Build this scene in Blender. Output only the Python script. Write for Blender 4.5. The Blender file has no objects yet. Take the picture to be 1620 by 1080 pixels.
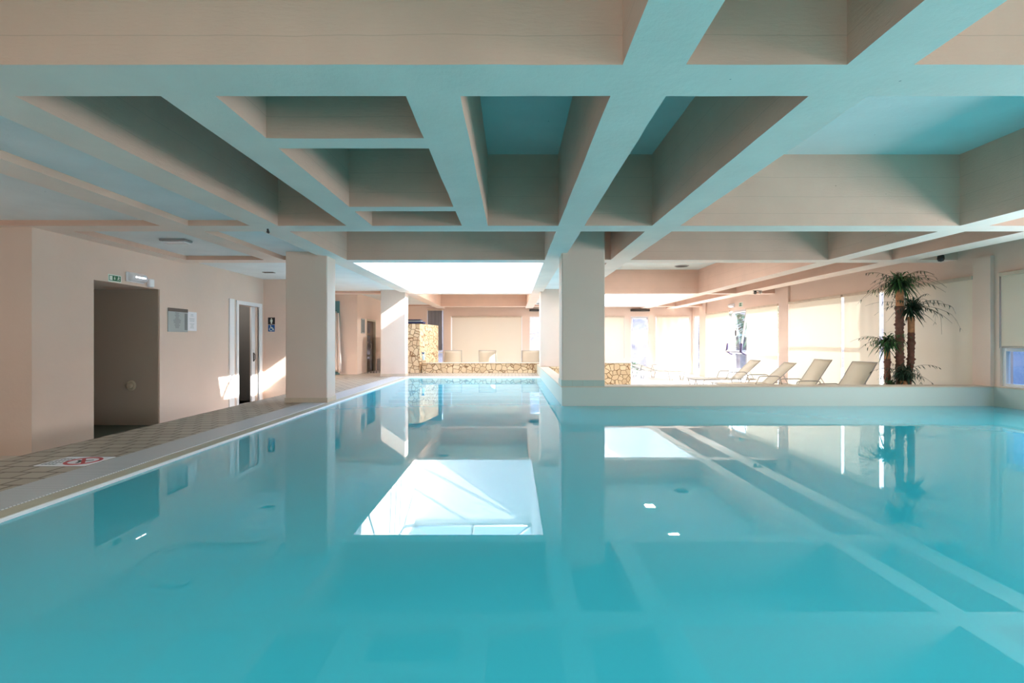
import bpy, math, random
from mathutils import Vector, Matrix, noise

# ------------------------------------------------------------------ camera, sky, sun, exposure
S = bpy.context.scene
COL = S.collection
cam_d = bpy.data.cameras.new('camera'); cam = bpy.data.objects.new('camera', cam_d); COL.objects.link(cam)
cam.location = (0, 0, 1.0); cam.rotation_euler = (math.radians(90), 0, 0)
cam_d.sensor_width = 36.0; cam_d.lens = 17.0; cam_d.clip_start = 0.02; cam_d.clip_end = 300
S.camera = cam
S.view_settings.view_transform = 'Standard'; S.view_settings.look = 'None'
S.view_settings.gamma = 1.0; S.view_settings.exposure = 0.42
S.view_settings.use_curve_mapping = False
S.cycles.max_bounces = 14; S.cycles.diffuse_bounces = 7; S.cycles.glossy_bounces = 5
S.cycles.transmission_bounces = 6; S.cycles.transparent_max_bounces = 10
S.cycles.use_denoising = True
S.cycles.sample_clamp_indirect = 6.0
S.cycles.caustics_reflective = False; S.cycles.caustics_refractive = False

W = bpy.data.worlds.new('sky'); S.world = W; W.use_nodes = True
wn = W.node_tree.nodes; wl = W.node_tree.links; wn.clear()
sky = wn.new('ShaderNodeTexSky'); sky.sky_type = 'NISHITA'; sky.sun_disc = False
sky.sun_elevation = math.radians(34); sky.sun_rotation = math.radians(105); sky.air_density = 1.0; sky.dust_density = 1.2
bg = wn.new('ShaderNodeBackground'); bg.inputs['Strength'].default_value = 1.45
wo = wn.new('ShaderNodeOutputWorld')
hs = wn.new('ShaderNodeHueSaturation'); hs.inputs['Saturation'].default_value = .8; wl.new(sky.outputs[0], hs.inputs['Color']); wl.new(hs.outputs[0], bg.inputs['Color']); wl.new(bg.outputs[0], wo.inputs['Surface'])

SUN_DIR = Vector((-1.0, 0.18, -0.70)).normalized()
def lamp(name, kind, loc, direction, energy, color=(1, 1, 1), **kw):
    d = bpy.data.lights.new(name, kind); d.energy = energy; d.color = color
    for k, v in kw.items(): setattr(d, k, v)
    o = bpy.data.objects.new(name, d); COL.objects.link(o); o.location = loc
    o.rotation_euler = Vector(direction).to_track_quat('-Z', 'Y').to_euler()
    return o
lamp('sun', 'SUN', (30, -8, 25), SUN_DIR, 27.0, (1.0, 0.95, 0.88), angle=0.009)
# added fill lamps out of view; daylight_windows boosts the right-hand windows
lamp('camera_fill', 'AREA', (0.0, -2.75, 0.9), (0, 1, 0.3), 8, (1.0, 0.96, 0.92), shape='RECTANGLE', size=13.0, size_y=1.7)  # added fill from behind the camera
lamp('daylight_windows', 'AREA', (7.36, 2.0, 1.1), (-1, 0, -0.06), 230, (0.97, 0.98, 1.0), shape='RECTANGLE', size=7.5, size_y=1.4)
lamp('corridor_fill', 'AREA', (-7.9, 0.6, 1.0), (1, -.15, .35), 45, (1.0, .97, .95), shape='RECTANGLE', size=5.0, size_y=1.6)  # added fill to lift the left ceiling panels
lamp('ceiling_fill', 'AREA', (0.0, -1.4, 3.15), (0, 0, -1), 235, (1.0, 0.97, 0.94), shape='RECTANGLE', size=12.0, size_y=2.4)  # added overhead fill behind the camera, mainly for the water
for k, (x, y) in enumerate(((3.37, 10.0), (3.36, 11.8), (-1.1, 15.2))):
    lamp('ceiling_lamp_and_fill', 'AREA', (x, y, 3.005), (0, 0, -1), (30, 35, 95)[k], (1.0, .97, .93), shape='SQUARE', size=.2)  # last one is added fill hidden behind a beam, without a lamp
for nm, loc, dr, sx, sy in (('portal_skylight', (-1.1155, 11.12, 4.2), (0, 0, -1), 3.3, 5.3), ('portal_lounge_skylight', (3.6575, 16.5, 4.2), (0, 0, -1), 3.3, 4.8)):
    o = lamp(nm, 'AREA', loc, dr, 1, shape='RECTANGLE', size=sx, size_y=sy); o.data.cycles.is_portal = True

# ------------------------------------------------------------------ colour and materials
def lin(r, g, b):
    f = lambda c: (c / 255 / 12.92) if c / 255 <= 0.04045 else ((c / 255 + 0.055) / 1.055) ** 2.4
    return (f(r), f(g), f(b), 1.0)
M = {}
def mat(name):
    m = bpy.data.materials.new(name); m.use_nodes = True
    nt = m.node_tree; nt.nodes.clear()
    out = nt.nodes.new('ShaderNodeOutputMaterial')
    M[name] = m
    return m, nt.nodes, nt.links, out
def plain(name, rgb, rough=0.6, metal=0.0, bump=0.0, bscale=20.0, var=0.0, vscale=3.0, emit=None, estr=0.0, spec=0.5):
    m, n, l, out = mat(name)
    p = n.new('ShaderNodeBsdfPrincipled'); l.new(p.outputs[0], out.inputs['Surface'])
    p.inputs['Roughness'].default_value = rough; p.inputs['Metallic'].default_value = metal
    p.inputs['Specular IOR Level'].default_value = spec
    c = lin(*rgb); p.inputs['Base Color'].default_value = c
    if var or bump:
        tc = n.new('ShaderNodeTexCoord')
    if var:
        nz = n.new('ShaderNodeTexNoise'); nz.inputs['Scale'].default_value = vscale; nz.inputs['Detail'].default_value = 4
        l.new(tc.outputs['Object'], nz.inputs['Vector'])
        r = n.new('ShaderNodeValToRGB'); r.color_ramp.elements[0].position = .3; r.color_ramp.elements[1].position = .7
        r.color_ramp.elements[0].color = tuple(x * (1 - var) for x in c[:3]) + (1,)
        r.color_ramp.elements[1].color = tuple(min(1, x * (1 + var)) for x in c[:3]) + (1,)
        l.new(nz.outputs['Fac'], r.inputs[0]); l.new(r.outputs[0], p.inputs['Base Color'])
    if bump:
        nb = n.new('ShaderNodeTexNoise'); nb.inputs['Scale'].default_value = bscale; nb.inputs['Detail'].default_value = 6
        l.new(tc.outputs['Object'], nb.inputs['Vector'])
        b = n.new('ShaderNodeBump'); b.inputs['Strength'].default_value = bump; b.inputs['Distance'].default_value = 0.02
        l.new(nb.outputs['Fac'], b.inputs['Height']); l.new(b.outputs[0], p.inputs['Normal'])
    if emit:
        p.inputs['Emission Color'].default_value = lin(*emit); p.inputs['Emission Strength'].default_value = estr
    return m
plain('alcove_shade_plaster', (172, 160, 146), 0.8)  # plaster darkened, the alcove's shade is put into its colour
plain('blocker_blue', (66, 98, 142), 0.8)  # blue for the near window view, worn by the added block outside
plain('peach_plaster', (228, 205, 190), 0.8, bump=.10, bscale=18, var=.025, vscale=1.2, spec=.2)
plain('white_paint', (226, 232, 232), 0.75, bump=.06, bscale=14, spec=.2)
plain('shaft_white', (240, 240, 238), 0.8, spec=.2)
plain('base_tile', (176, 188, 178), 0.35)
plain('pale_tile', (194, 203, 196), 0.35, bump=.03, bscale=8)
plain('cap_stone', (206, 188, 168), 0.6, var=.06, vscale=9)
plain('beige_stone', (190, 180, 160), 0.6, bump=.1, bscale=30, var=.05, vscale=8)
plain('white_frame', (238, 238, 240), 0.35)
plain('dark_frame', (70, 55, 95), 0.4)
plain('grey_frame', (150, 150, 150), 0.4)
plain('tube_metal', (172, 166, 160), 0.35, metal=.2)
plain('dark_grey', (70, 66, 62), 0.5)
plain('black_plastic', (25, 25, 25), 0.4)
plain('header_brown', (66, 56, 48), 0.35)
plain('notice_grey', (160, 170, 170), 0.3)
plain('print_grey', (118, 124, 126), 0.6)
plain('paper_white', (238, 236, 240), 0.6)
plain('sign_green', (20, 110, 70), 0.4)
plain('sign_white', (228, 240, 228), 0.4)
plain('sign_blue', (20, 90, 160), 0.4)
plain('sign_red', (190, 45, 60), 0.4)
plain('sign_black', (40, 35, 35), 0.5)
plain('lamp_white', (240, 240, 245), 0.25)
plain('lamp_lit', (255, 255, 255), 0.3, emit=(255, 255, 255), estr=6)
plain('teal_board', (90, 135, 140), 0.5)
plain('curtain', (214, 200, 192), 0.85, spec=.1)
plain('door_brown', (96, 78, 64), 0.5)
plain('door_glass', (84, 72, 66), 0.15)
plain('green_floor', (50, 70, 58), 0.3)
plain('dark_floor', (88, 84, 80), 0.4)
plain('dark_room', (135, 132, 128), 0.8)
plain('lounge_floor', (214, 206, 196), 0.35, var=.04, vscale=2)
plain('pad_blue', (52, 62, 112), 0.7)
plain('pad_navy', (32, 36, 70), 0.7)
plain('bottle_body', (205, 228, 235), 0.25)
plain('bottle_cap', (30, 100, 150), 0.4)
plain('pool_tile', (152, 232, 240), 0.3)
plain('pool_step', (236, 246, 242), 0.3)
plain('pool_nosing', (40, 120, 140), 0.3)
plain('trunk_bark', (112, 72, 58), 0.85, bump=.6, bscale=26, var=.25, vscale=14)
plain('trunk_fibre', (190, 130, 90), 0.85, bump=.5, bscale=30, var=.25, vscale=20)
plain('leaf_green', (66, 108, 56), 0.5, var=.35, vscale=9)
plain('leaf_dark', (34, 60, 42), 0.5, var=.3, vscale=9)
plain('leaf_stem', (98, 84, 62), 0.6)
plain('pot_grey', (150, 140, 130), 0.6)
plain('ground_pale', (222, 218, 212), 0.8, var=.04, vscale=.6)
plain('outdoor_blue', (36, 80, 140), 0.2)
plain('house_white', (236, 236, 236), 0.8)
plain('bank_rock', (92, 86, 92), 0.95, bump=1, bscale=3, var=.45, vscale=1.6)
plain('bush_leaf', (96, 120, 84), 0.8, var=.4, vscale=8)
plain('wood_bark', (110, 95, 85), 0.9)
plain('speaker_grille', (48, 52, 54), 0.6)
plain('screw_metal', (170, 170, 170), 0.3, metal=.8)

def fmath(n, l, op, a, b=None):
    q = n.new('ShaderNodeMath'); q.operation = op
    for i, v in enumerate((a, b)):
        if v is None: continue
        if isinstance(v, (int, float)): q.inputs[i].default_value = v
        else: l.new(v, q.inputs[i])
    return q.outputs[0]

def concrete(name, rgb, lines):
    """painted board-marked concrete: faint horizontal board joints, fine pits"""
    m, n, l, out = mat(name)
    p = n.new('ShaderNodeBsdfPrincipled'); l.new(p.outputs[0], out.inputs['Surface'])
    p.inputs['Roughness'].default_value = .8; p.inputs['Specular IOR Level'].default_value = .2
    tc = n.new('ShaderNodeTexCoord'); sp = n.new('ShaderNodeSeparateXYZ'); l.new(tc.outputs['Object'], sp.inputs[0])
    nz = n.new('ShaderNodeTexNoise'); nz.inputs['Scale'].default_value = 2.0; nz.inputs['Detail'].default_value = 5
    l.new(tc.outputs['Object'], nz.inputs['Vector'])
    wob = fmath(n, l, 'MULTIPLY', nz.outputs['Fac'], .03)
    z = fmath(n, l, 'ADD', sp.outputs['Z'], wob)
    line = None
    for zl in lines:
        d = fmath(n, l, 'ABSOLUTE', fmath(n, l, 'SUBTRACT', z, zl + .015))
        s = fmath(n, l, 'LESS_THAN', d, .0022)
        line = s if line is None else fmath(n, l, 'MAXIMUM', line, s)
    c = lin(*rgb)
    r = n.new('ShaderNodeValToRGB'); r.color_ramp.elements[0].position = .35; r.color_ramp.elements[1].position = .65
    r.color_ramp.elements[0].color = tuple(x * .96 for x in c[:3]) + (1,); r.color_ramp.elements[1].color = tuple(min(1, x * 1.03) for x in c[:3]) + (1,)
    l.new(nz.outputs['Fac'], r.inputs[0])
    col = r.outputs[0]
    if line is not None:
        mx = n.new('ShaderNodeMix'); mx.data_type = 'RGBA'
        l.new(fmath(n, l, 'MULTIPLY', line, .35), mx.inputs[0]); l.new(col, mx.inputs[6]); mx.inputs[7].default_value = tuple(x * .55 for x in c[:3]) + (1,)
        col = mx.outputs[2]
    # pits
    vo = n.new('ShaderNodeTexVoronoi'); vo.inputs['Scale'].default_value = 3.2; l.new(tc.outputs['Object'], vo.inputs['Vector'])
    pit = fmath(n, l, 'LESS_THAN', vo.outputs['Distance'], .022)
    mx = n.new('ShaderNodeMix'); mx.data_type = 'RGBA'; l.new(fmath(n, l, 'MULTIPLY', pit, .6), mx.inputs[0]); l.new(col, mx.inputs[6])
    mx.inputs[7].default_value = tuple(x * .3 for x in c[:3]) + (1,); l.new(mx.outputs[2], p.inputs['Base Color'])
    nb = n.new('ShaderNodeTexNoise'); nb.inputs['Scale'].default_value = 24; nb.inputs['Detail'].default_value = 6; nb.inputs['Roughness'].default_value = .7
    mp = n.new('ShaderNodeMapping'); mp.inputs['Scale'].default_value = (.5, .5, 2.5)
    l.new(tc.outputs['Object'], mp.inputs[0]); l.new(mp.outputs[0], nb.inputs['Vector'])
    h = nb.outputs['Fac']
    if line is not None: h = fmath(n, l, 'SUBTRACT', h, line)
    b = n.new('ShaderNodeBump'); b.inputs['Strength'].default_value = .35; b.inputs['Distance'].default_value = .012
    l.new(h, b.inputs['Height']); l.new(b.outputs[0], p.inputs['Normal'])
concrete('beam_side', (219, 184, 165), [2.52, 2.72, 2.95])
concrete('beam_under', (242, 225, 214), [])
concrete('slab_paint', (212, 218, 214), [])
concrete('panel_paint', (232, 238, 240), [])

# deck tiles
m, n, l, out = mat('deck_tile')
p = n.new('ShaderNodeBsdfPrincipled'); l.new(p.outputs[0], out.inputs['Surface']); p.inputs['Roughness'].default_value = .45
tc = n.new('ShaderNodeTexCoord'); br = n.new('ShaderNodeTexBrick'); l.new(tc.outputs['Object'], br.inputs['Vector'])
br.offset = 0.5; br.inputs['Scale'].default_value = 1.0; br.inputs['Brick Width'].default_value = .2; br.inputs['Row Height'].default_value = .165
br.inputs['Mortar Size'].default_value = .011; br.inputs['Mortar Smooth'].default_value = .2
br.inputs['Color1'].default_value = lin(184, 172, 156); br.inputs['Color2'].default_value = lin(172, 160, 144); br.inputs['Mortar'].default_value = lin(112, 96, 80)
l.new(br.outputs['Color'], p.inputs['Base Color'])
b = n.new('ShaderNodeBump'); b.inputs['Strength'].default_value = .5; b.inputs['Distance'].default_value = .004; b.invert = True
l.new(br.outputs['Fac'], b.inputs['Height']); l.new(b.outputs[0], p.inputs['Normal'])

# crazy paving stone
m, n, l, out = mat('crazy_stone')
p = n.new('ShaderNodeBsdfPrincipled'); l.new(p.outputs[0], out.inputs['Surface']); p.inputs['Roughness'].default_value = .85
tc = n.new('ShaderNodeTexCoord'); nz = n.new('ShaderNodeTexNoise'); nz.inputs['Scale'].default_value = 6; l.new(tc.outputs['Object'], nz.inputs['Vector'])
mxv = n.new('ShaderNodeMix'); mxv.data_type = 'RGBA'; mxv.blend_type = 'ADD'; mxv.inputs[0].default_value = .05
l.new(tc.outputs['Object'], mxv.inputs[6]); l.new(nz.outputs['Color'], mxv.inputs[7])
v1 = n.new('ShaderNodeTexVoronoi'); v1.feature = 'DISTANCE_TO_EDGE'; v1.inputs['Scale'].default_value = 6.6; l.new(mxv.outputs[2], v1.inputs['Vector'])
v2 = n.new('ShaderNodeTexVoronoi'); v2.inputs['Scale'].default_value = 6.6; l.new(mxv.outputs[2], v2.inputs['Vector'])
bw = n.new('ShaderNodeSeparateColor'); l.new(v2.outputs['Color'], bw.inputs[0])
r1 = n.new('ShaderNodeValToRGB'); r1.color_ramp.elements[0].color = lin(220, 190, 150); r1.color_ramp.elements[1].color = lin(242, 218, 180)
l.new(bw.outputs[0], r1.inputs[0])
r2 = n.new('ShaderNodeValToRGB'); r2.color_ramp.elements[0].position = .02; r2.color_ramp.elements[1].position = .06
l.new(v1.outputs['Distance'], r2.inputs[0])
mx = n.new('ShaderNodeMix'); mx.data_type = 'RGBA'; l.new(r2.outputs[0], mx.inputs[0]); mx.inputs[6].default_value = lin(158, 118, 82); l.new(r1.outputs[0], mx.inputs[7])
l.new(mx.outputs[2], p.inputs['Base Color'])
b = n.new('ShaderNodeBump'); b.inputs['Strength'].default_value = .8; b.inputs['Distance'].default_value = .03
l.new(r2.outputs[0], b.inputs['Height']); l.new(b.outputs[0], p.inputs['Normal'])

# gutter grating: fine ribs
m, n, l, out = mat('grate')
p = n.new('ShaderNodeBsdfPrincipled'); l.new(p.outputs[0], out.inputs['Surface']); p.inputs['Roughness'].default_value = .4
tc = n.new('ShaderNodeTexCoord'); wv = n.new('ShaderNodeTexWave'); wv.bands_direction = 'Y'; wv.inputs['Scale'].default_value = 14
l.new(tc.outputs['Object'], wv.inputs['Vector'])
r1 = n.new('ShaderNodeValToRGB'); r1.color_ramp.elements[0].color = lin(150, 152, 156); r1.color_ramp.elements[0].position = .05; r1.color_ramp.elements[1].color = lin(208, 208, 210); r1.color_ramp.elements[1].position = .4
l.new(wv.outputs['Fac'], r1.inputs[0]); l.new(r1.outputs[0], p.inputs['Base Color'])
b = n.new('ShaderNodeBump'); b.inputs['Strength'].default_value = .4; b.inputs['Distance'].default_value = .004
l.new(wv.outputs['Fac'], b.inputs['Height']); l.new(b.outputs[0], p.inputs['Normal'])

# pool water
m, n, l, out = mat('water')
fr = n.new('ShaderNodeFresnel'); fr.inputs['IOR'].default_value = 1.5
gl = n.new('ShaderNodeBsdfGlossy'); gl.inputs['Roughness'].default_value = 0.0; gl.inputs['Color'].default_value = (1, 1, 1, 1)
tr = n.new('ShaderNodeBsdfTransparent'); tr.inputs['Color'].default_value = lin(165, 235, 244)
df = n.new('ShaderNodeBsdfDiffuse'); df.inputs['Color'].default_value = lin(74, 223, 247)
m1 = n.new('ShaderNodeMixShader'); m1.inputs[0].default_value = .68
m2 = n.new('ShaderNodeMixShader')
l.new(tr.outputs[0], m1.inputs[1]); l.new(df.outputs[0], m1.inputs[2])
l.new(fr.outputs[0], m2.inputs[0]); l.new(m1.outputs[0], m2.inputs[1]); l.new(gl.outputs[0], m2.inputs[2])
l.new(m2.outputs[0], out.inputs['Surface'])
tc = n.new('ShaderNodeTexCoord'); nz = n.new('ShaderNodeTexNoise'); nz.inputs['Scale'].default_value = 6; nz.inputs['Detail'].default_value = 3
mp = n.new('ShaderNodeMapping'); mp.inputs['Scale'].default_value = (1, 2.2, 1)
l.new(tc.outputs['Object'], mp.inputs[0]); l.new(mp.outputs[0], nz.inputs['Vector'])
sp = n.new('ShaderNodeSeparateXYZ'); l.new(tc.outputs['Object'], sp.inputs[0])
mr = n.new('ShaderNodeMapRange'); mr.inputs[1].default_value = 5.6; mr.inputs[2].default_value = 7.4; l.new(sp.outputs['Y'], mr.inputs[0])
mq = n.new('ShaderNodeMapRange'); mq.inputs[1].default_value = 1.0; mq.inputs[2].default_value = 3.0; l.new(sp.outputs['X'], mq.inputs[0])
st = fmath(n, l, 'MULTIPLY', mr.outputs[0], mq.outputs[0])
b = n.new('ShaderNodeBump'); b.inputs['Distance'].default_value = .01
l.new(fmath(n, l, 'MULTIPLY', st, .10), b.inputs['Strength']); l.new(nz.outputs['Fac'], b.inputs['Height'])
l.new(b.outputs[0], gl.inputs['Normal'])

# window glass
m, n, l, out = mat('glass')
lw = n.new('ShaderNodeLayerWeight'); lw.inputs[0].default_value = .5
fz = fmath(n, l, 'ADD', fmath(n, l, 'MULTIPLY', fmath(n, l, 'POWER', lw.outputs['Facing'], 5.0), .9), .05)
gl = n.new('ShaderNodeBsdfGlossy'); gl.inputs['Roughness'].default_value = 0.0
tr = n.new('ShaderNodeBsdfTransparent'); tr.inputs['Color'].default_value = (.88, .92, .95, 1)
m2 = n.new('ShaderNodeMixShader'); l.new(fz, m2.inputs[0]); l.new(tr.outputs[0], m2.inputs[1]); l.new(gl.outputs[0], m2.inputs[2]); l.new(m2.outputs[0], out.inputs['Surface'])

def cloth(name, rgb, tfac):
    m, n, l, out = mat(name)
    d = n.new('ShaderNodeBsdfDiffuse'); d.inputs['Color'].default_value = lin(*rgb)
    t = n.new('ShaderNodeBsdfTranslucent'); t.inputs['Color'].default_value = lin(*rgb)
    x = n.new('ShaderNodeMixShader'); x.inputs[0].default_value = tfac
    l.new(d.outputs[0], x.inputs[1]); l.new(t.outputs[0], x.inputs[2]); l.new(x.outputs[0], out.inputs['Surface'])
    tc = n.new('ShaderNodeTexCoord'); wv = n.new('ShaderNodeTexNoise'); wv.inputs['Scale'].default_value = 160
    l.new(tc.outputs['Object'], wv.inputs['Vector'])
    b = n.new('ShaderNodeBump'); b.inputs['Strength'].default_value = .1; b.inputs['Distance'].default_value = .002
    l.new(wv.outputs['Fac'], b.inputs['Height']); l.new(b.outputs[0], d.inputs['Normal'])
cloth('blind_cloth', (228, 214, 194), .07)
cloth('sling_cloth', (226, 216, 198), .25)

# shaft lining panels with seams
m, n, l, out = mat('shaft_panel')
p = n.new('ShaderNodeBsdfPrincipled'); l.new(p.outputs[0], out.inputs['Surface']); p.inputs['Roughness'].default_value = .8
tc = n.new('ShaderNodeTexCoord'); sp = n.new('ShaderNodeSeparateXYZ'); l.new(tc.outputs['Object'], sp.inputs[0])
fx = fmath(n, l, 'FRACT', fmath(n, l, 'MULTIPLY', sp.outputs['Y'], 1 / .9)); s = fmath(n, l, 'LESS_THAN', fx, .022)
mx = n.new('ShaderNodeMix'); mx.data_type = 'RGBA'; l.new(s, mx.inputs[0]); mx.inputs[6].default_value = lin(240, 240, 238); mx.inputs[7].default_value = lin(150, 160, 165)
l.new(mx.outputs[2], p.inputs['Base Color'])

# ------------------------------------------------------------------ mesh building
class MB:
    def __init__(s): s.v = []; s.f = []; s.mi = []; s.sm = []
    def add(s, vs, fs, mi=0, smooth=False):
        o = len(s.v); s.v += [tuple(v) for v in vs]
        for f in fs: s.f.append(tuple(i + o for i in f)); s.mi.append(mi); s.sm.append(smooth)
        return s
    def box(s, x0, x1, y0, y1, z0, z1, mi=0, faces=None):
        vs = [(x, y, z) for x in (x0, x1) for y in (y0, y1) for z in (z0, z1)]
        return s.add(vs, [(0, 1, 3, 2), (4, 6, 7, 5), (0, 4, 5, 1), (2, 3, 7, 6), (0, 2, 6, 4), (1, 5, 7, 3)], mi)
    def bbox(s, x0, x1, y0, y1, z0, z1, b=.01, mi=0):
        """box with chamfered edges"""
        b = min(b, (x1 - x0) * .49, (y1 - y0) * .49, (z1 - z0) * .49)
        X, Y, Z = (x0, x1), (y0, y1), (z0, z1); vs = []; idx = {}
        for i in (0, 1):
            for j in (0, 1):
                for k in (0, 1):
                    sx, sy, sz = (1 - 2 * i) * b, (1 - 2 * j) * b, (1 - 2 * k) * b
                    x, y, z = X[i], Y[j], Z[k]
                    idx[i, j, k, 0] = len(vs); vs.append((x, y + sy, z + sz))
                    idx[i, j, k, 1] = len(vs); vs.append((x + sx, y, z + sz))
                    idx[i, j, k, 2] = len(vs); vs.append((x + sx, y + sy, z))
        fs = []
        for i in (0, 1):
            fs.append([idx[i, 0, 0, 0], idx[i, 0, 1, 0], idx[i, 1, 1, 0], idx[i, 1, 0, 0]][::(1 if i == 0 else -1)])
            fs.append([idx[0, i, 0, 1], idx[1, i, 0, 1], idx[1, i, 1, 1], idx[0, i, 1, 1]][::(1 if i == 0 else -1)])
            fs.append([idx[0, 0, i, 2], idx[0, 1, i, 2], idx[1, 1, i, 2], idx[1, 0, i, 2]][::(1 if i == 0 else -1)])
        for i in (0, 1):
            for j in (0, 1):
                fs.append([idx[i, j, 0, 0], idx[i, j, 1, 0], idx[i, j, 1, 1], idx[i, j, 0, 1]])
                fs.append([idx[i, 0, j, 0], idx[i, 1, j, 0], idx[i, 1, j, 2], idx[i, 0, j, 2]])
                fs.append([idx[0, i, j, 1], idx[1, i, j, 1], idx[1, i, j, 2], idx[0, i, j, 2]])
                for k in (0, 1): fs.append([idx[i, j, k, 0], idx[i, j, k, 1], idx[i, j, k, 2]])
        return s.add(vs, fs, mi)
    def tube(s, pts, r, seg=8, mi=0, caps=True):
        pts = [Vector(p) for p in pts]; R = r if isinstance(r, (list, tuple)) else [r] * len(pts)
        vs = []; fs = []; up = None
        for i, p in enumerate(pts):
            d = (pts[min(i + 1, len(pts) - 1)] - pts[max(i - 1, 0)]).normalized()
            if up is None: up = Vector((0, 0, 1)) if abs(d.z) < .9 else Vector((1, 0, 0))
            a = d.cross(up).normalized(); bb = a.cross(d).normalized(); up = bb
            for k in range(seg):
                t = 2 * math.pi * k / seg; vs.append(p + R[i] * (math.cos(t) * a + math.sin(t) * bb))
        for i in range(len(pts) - 1):
            for k in range(seg):
                k2 = (k + 1) % seg; fs.append((i * seg + k, i * seg + k2, (i + 1) * seg + k2, (i + 1) * seg + k))
        if caps: fs.append(tuple(range(seg))[::-1]); fs.append(tuple(range((len(pts) - 1) * seg, len(pts) * seg)))
        return s.add(vs, fs, mi, True)
    def lathe(s, c, axis, prof, seg=24, mi=0):
        c = Vector(c); ax = Vector(axis).normalized(); a = ax.orthogonal().normalized(); bb = ax.cross(a)
        vs = []; fs = []
        for (r, h) in prof:
            for k in range(seg):
                t = 2 * math.pi * k / seg; vs.append(c + ax * h + r * (math.cos(t) * a + math.sin(t) * bb))
        for i in range(len(prof) - 1):
            for k in range(seg):
                k2 = (k + 1) % seg; fs.append((i * seg + k, i * seg + k2, (i + 1) * seg + k2, (i + 1) * seg + k))
        fs.append(tuple(range(seg))); fs.append(tuple(range((len(prof) - 1) * seg, len(prof) * seg)))
        return s.add(vs, fs, mi, False)
    def prism(s, poly, fn, d0, d1, mi=0):
        """2-D outline extruded: fn(u, v, d) -> point"""
        k = len(poly); vs = [fn(u, v, d0) for u, v in poly] + [fn(u, v, d1) for u, v in poly]
        fs = [tuple(range(k)), tuple(range(k, 2 * k))[::-1]] + [(i, (i + 1) % k, k + (i + 1) % k, k + i) for i in range(k)]
        return s.add(vs, fs, mi)
    def build(s, name, mats, parent=None):
        me = bpy.data.meshes.new(name); me.from_pydata(s.v, [], s.f)
        if isinstance(mats, str): mats = [mats]
        for q in mats: me.materials.append(M[q])
        me.polygons.foreach_set('material_index', s.mi); me.polygons.foreach_set('use_smooth', s.sm)
        me.update()
        o = bpy.data.objects.new(name, me); COL.objects.link(o)
        if parent: o.parent = parent
        return o
def struct(o): o['kind'] = 'structure'; return o
def tag(o, label, cat, group=None):
    o['label'] = label; o['category'] = cat
    if group: o['group'] = group
    return o
def empty(name, loc=(0, 0, 0), rz=0):
    o = bpy.data.objects.new(name, None); COL.objects.link(o); o.location = loc; o.rotation_euler = (0, 0, rz); o.empty_display_size = .1
    return o
def copy_tree(o, parent=None):
    c = o.copy(); COL.objects.link(c)
    if parent: c.parent = parent
    for ch in [q for q in bpy.data.objects if q.parent == o]: copy_tree(ch, c)
    return c

XL, XR, YB, YN = -5.76, 7.5, 20.1, -3.0
ZB, ZP, ZS, ZS2 = 2.373, 2.44, 3.22, 3.05
LOW = -0.37; DK = 0.02
HOLES = ((-2.78, .549, 8.44, 13.8), (1.995, 5.32, 14.1, 18.9))      # the two skylights

# ------------------------------------------------------------------ ceiling (waffle of painted concrete beams, one casting)
def hgt(x, y):
    if any(a < x < b_ and c < y < d for a, b_, c, d in HOLES): return None
    for a, b_ in ((2.40, 2.707), (5.74, 6.037), (8.14, 8.44), (13.8, 14.1), (18.9, 19.2)):
        if a < y < b_ and (x > -3.2 or y > 5): return ZB
    for a, b_ in ((.549, .86), (1.661, 1.995), (5.32, 5.66), (6.40, 6.82), (-3.113, -2.78)):
        if a < x < b_: return ZB
    if -4.177 < x < -3.846 and y < 8.44: return ZB
    if 2.4 < y < 6.03:
        if -1.966 < x < -1.661 or -.594 < x < -.29: return ZB
        if -1.661 < x < -.594 and (3.27 < y < 3.44 or 4.93 < y < 5.10): return ZB
    if x < -5.48 and 5.8 < y < 8.44: return ZB
    if x < -3.11: return ZP
    if .86 < x < 1.661 and y > 8.44: return ZP
    return ZS if y < 8.3 else ZS2
def grid(bp, lo, hi, step):
    bp = sorted(set([lo, hi] + [b_ for b_ in bp if lo < b_ < hi])); out = []
    for a, b_ in zip(bp, bp[1:]):
        k = max(1, round((b_ - a) / step)); out += [a + (b_ - a) * i / k for i in range(k)]
    return out + [bp[-1]]
gx = grid([-5.48, -4.177, -3.846, -3.113, -2.78, -1.966, -1.661, -.594, -.29, .549, .86, 1.661, 1.995, 5.32, 5.66, 6.40, 6.82], -8.0, XR + .2, .22)
gy = grid([2.40, 2.707, 3.27, 3.44, 4.93, 5.10, 5.74, 5.8, 6.037, 8.14, 8.44, 13.8, 14.1, 18.9, 19.2], YN - .2, YB + .2, .22)
cb = MB(); node = {}
def gpt(i, j):
    if (i, j) not in node:
        x, y = gx[i], gy[j]
        q = noise.noise_vector(Vector((x * 3.1, y * 3.1, 5.0))) * .006
        node[i, j] = (x + q.x, y + q.y)
    return node[i, j]
def vid(cache, i, j, z):
    k = (i, j, round(z, 4))
    if k not in cache: cache[k] = len(cb.v); x, y = gpt(i, j); cb.v.append((x, y, z))
    return cache[k]
cache = {}
H = [[hgt((gx[i] + gx[i + 1]) / 2, (gy[j] + gy[j + 1]) / 2) for j in range(len(gy) - 1)] for i in range(len(gx) - 1)]
def face(ids, mi): cb.f.append(tuple(ids)); cb.mi.append(mi); cb.sm.append(False)
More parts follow.
